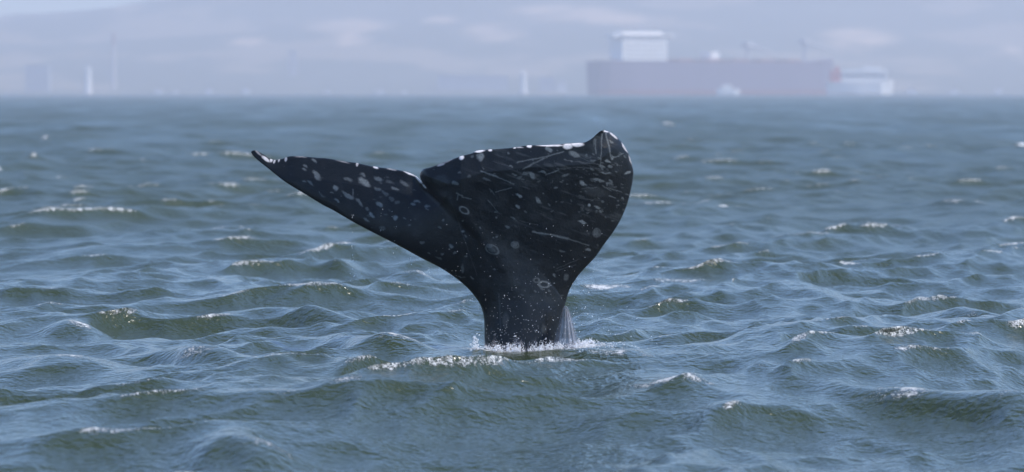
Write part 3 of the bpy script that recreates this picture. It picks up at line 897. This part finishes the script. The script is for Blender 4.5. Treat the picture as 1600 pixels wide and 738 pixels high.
def build_splash():
    g = np.random.default_rng(21)
    # churned white water round the tail stock
    dens = np.clip(fbm(np.arange(220) / 13.0, np.zeros(220), 15, 3) * 3.2 - 1.0, 0.06, 1)
    C, R, S = [], [], []
    for i in range(1250):
        px = 752 + g.uniform(0, 1) * 175 + g.normal(0, 6)
        if g.random() > dens[int(np.clip(px - 740, 0, 219))]: continue
        fr = np.interp(px, [745, 757, 800, 850, 885, 930], [.4, .9, 1.0, 1.1, 1.1, .3])
        y = WD - 0.36 + 0.25 * ((px - 818) / 64.0) ** 2 * .5 + g.normal(0, 0.05) + (0.12 if px > 885 else 0)
        z = sea_z(px_x(px, y), y) + 0.004 + abs(g.normal(0, 0.022)) * fr * (.35 + .9 * dens[int(np.clip(px - 740, 0, 219))])
        C.append((px_x(px, y), y, z)); R.append(g.uniform(.0016, .005) * (2.2 if g.random() < .12 else .85))
        S.append((g.uniform(.7, 1.9), 1, g.uniform(.5, 1.6)))
    # tail of the splash off to the far side
    for i in range(260):
        px = 885 + abs(g.normal(0, 55)); y = WD - 0.2 + g.normal(0, .12)
        z = sea_z(px_x(px, y), y) + .004 + abs(g.normal(0, .028)) * np.exp(-(px - 885) / 120)
        C.append((px_x(px, y), y, z)); R.append(g.uniform(.0018, .006)); S.append((1.3, 1, .8))
    # upright jets
    for i in range(26):
        px = g.uniform(758, 900); y = WD - .38 + .12 * ((px - 818) / 64) ** 2
        hgt = g.uniform(.03, .085); n = int(hgt / .006); dx = g.normal(0, .25)
        for k in range(n):
            t = k / n
            C.append((px_x(px, y) + dx * hgt * t + g.normal(0, .006), y + g.normal(0, .01), sea_z(px_x(px, y), y) + hgt * t)); R.append((.007 - .005 * t) * g.uniform(.5, 1.2)); S.append((.8, .8, 1.5))
    # small separate splash left of the stock
    for i in range(70):
        px = 743 + g.normal(0, 4.5); y = WD - .3 + g.normal(0, .05)
        C.append((px_x(px, y), y, sea_z(px_x(px, y), y) + abs(g.normal(0, .05)))); R.append(g.uniform(.003, .009)); S.append((1, 1, 1))
    o = drops('splash', C, R, np.array(S), jag=.3)
    tag(o, 'white churned splash water ringing the base of the tail', kind='stuff')
    # flying droplets in front of and below the flukes
    C, R, S = [], [], []
    for i in range(240):
        px = g.uniform(758, 905); py = 540 - abs(g.normal(0, 45)); y = WD - .5 + g.normal(0, .08)
        C.append(at(px, py, y)); R.append(g.uniform(.001, .0026) * (1.7 if g.random() < .12 else 1)); S.append((1, 1, 1.2))
    for i in range(110):
        px = g.uniform(690, 950); py = g.uniform(350, 500); y = WD - .42 + g.normal(0, .1)
        if px > 905 and py > 430: continue
        C.append(at(px, py, y)); R.append(g.uniform(.001, .0028) * (1.7 if g.random() < .12 else 1)); S.append((1, 1, 1.2))
    for x0, y0, y1, n in ((550, 335, 440, 22), (596, 325, 400, 12), (616, 330, 420, 12), (643, 315, 420, 14), (668, 340, 430, 8)):
        for i in range(n):
            px = x0 + g.normal(0, 2.2); py = g.uniform(y0, y1)
            C.append(at(px, py, WD + .15 + g.normal(0, .05))); R.append(g.uniform(.0014, .0038)); S.append((1, 1, 1.3))
    for i in range(40):
        px = 905 + abs(g.normal(0, 45)); py = 545 - abs(g.normal(0, 40))
        C.append(at(px, py, WD - .1)); R.append(g.uniform(.002, .0045)); S.append((1, 1, 1.2))
    o = drops('droplets', C, R, np.array(S))
    tag(o, 'scattered water droplets flying off the tail', kind='stuff')

def build_curtain():
    # sheet of water pouring off the far edge of the stock, fanned out towards the surface
    nu, nv = 60, 70
    V, A = [], []
    for j in range(nv):
        t = j / (nv - 1)
        py = 478 + t * 72
        xl = np.interp(t, [0, .25, .6, 1], [880, 875, 868, 860])
        xr = np.interp(t, [0, .2, .45, .75, 1], [887, 893, 899, 906, 914])
        for i in range(nu):
            u = i / (nu - 1)
            px = xl + (xr - xl) * u
            y = WD - .12 - .10 * math.sin(u * math.pi) + .10 * u + .012 * math.sin(u * 37 + t * 2) + .008 * math.sin(u * 81)
            V.append(at(px, py, y))
            e = min(1, (1 - u) * 5) * min(1, t * 6 + .3) * (1 - .25 * t) * min(1, u * 4 + .1)
            A.append(e)
    idx = np.arange(nu * nv).reshape(nv, nu)
    F = np.stack([idx[:-1, :-1], idx[1:, :-1], idx[1:, 1:], idx[:-1, 1:]], -1).reshape(-1, 4)
    o = mesh_np('water_curtain', np.array(V), F, M_curtain)
    attr(o, 'sheet', A)
    tag(o, 'thin pale curtain of water streaming down off the side of the tail stock', 'water curtain')
def build_crown():
    g = np.random.default_rng(8)
    nu, nv = 260, 12
    V, A = [], []
    hs = 0.035 + 0.085 * fbm(np.linspace(0, 30, nu), np.zeros(nu), 33, 4) ** 1.6 * 1.6
    for j in range(nv):
        t = j / (nv - 1)
        for i in range(nu):
            u = i / (nu - 1)
            px = 748 + u * 165
            y = WD - .30 + .16 * ((px - 822) / 64) ** 2 * .6 - .03 * t + .015 * math.sin(u * 70)
            V.append((px_x(px, y) + .01 * math.sin(u * 50 + t), y, sea_z(px_x(px, y), y) - .01 + hs[i] * t))
            A.append((1 - t ** 2) * min(1, u * 12, (1 - u) * 8) + .05)
    idx = np.arange(nu * nv).reshape(nv, nu)
    F = np.stack([idx[:-1, :-1], idx[:-1, 1:], idx[1:, 1:], idx[1:, :-1]], -1).reshape(-1, 4)
    o = mesh_np('splash_crown', np.array(V), F, M_crown)
    attr(o, 'sheet', A)
    tag(o, 'ragged low sheet of white water lifting round the foot of the tail', kind='stuff')
def crown_material():
    m = M_curtain.copy(); m.name = 'splash_sheet'
    for n in m.node_tree.nodes:
        if n.type == 'MAPPING': n.inputs['Scale'].default_value = (1, 1, .7)
        if n.type == 'TEX_NOISE': n.inputs['Scale'].default_value = 60
        if n.type == 'MAP_RANGE': n.inputs['From Min'].default_value = .42; n.inputs['From Max'].default_value = .6
    return m
M_crown = crown_material()
build_splash()
build_crown()
build_curtain()

# ---------------------------------------------------------------- haze over the strait
mb = MB().box(-9000, 9000, -400, 9700, -4.5, 300)
mh = bpy.data.materials.new('sea_haze'); mh.use_nodes = True
hn = mh.node_tree
for n_ in list(hn.nodes):
    if n_.type == 'BSDF_PRINCIPLED': hn.nodes.remove(n_)
pv = hn.nodes.new('ShaderNodeVolumePrincipled')
pv.inputs['Color'].default_value = (0.68, 0.675, 0.715, 1)
pv.inputs['Density'].default_value = 3.1e-4
pv.inputs['Anisotropy'].default_value = 0.2
hn.links.new(pv.outputs[0], hn.nodes['Material Output'].inputs['Volume'])
hz = mb.build('haze', mh)
tag(hz, 'pale blue sea haze lying over the whole strait', kind='stuff')
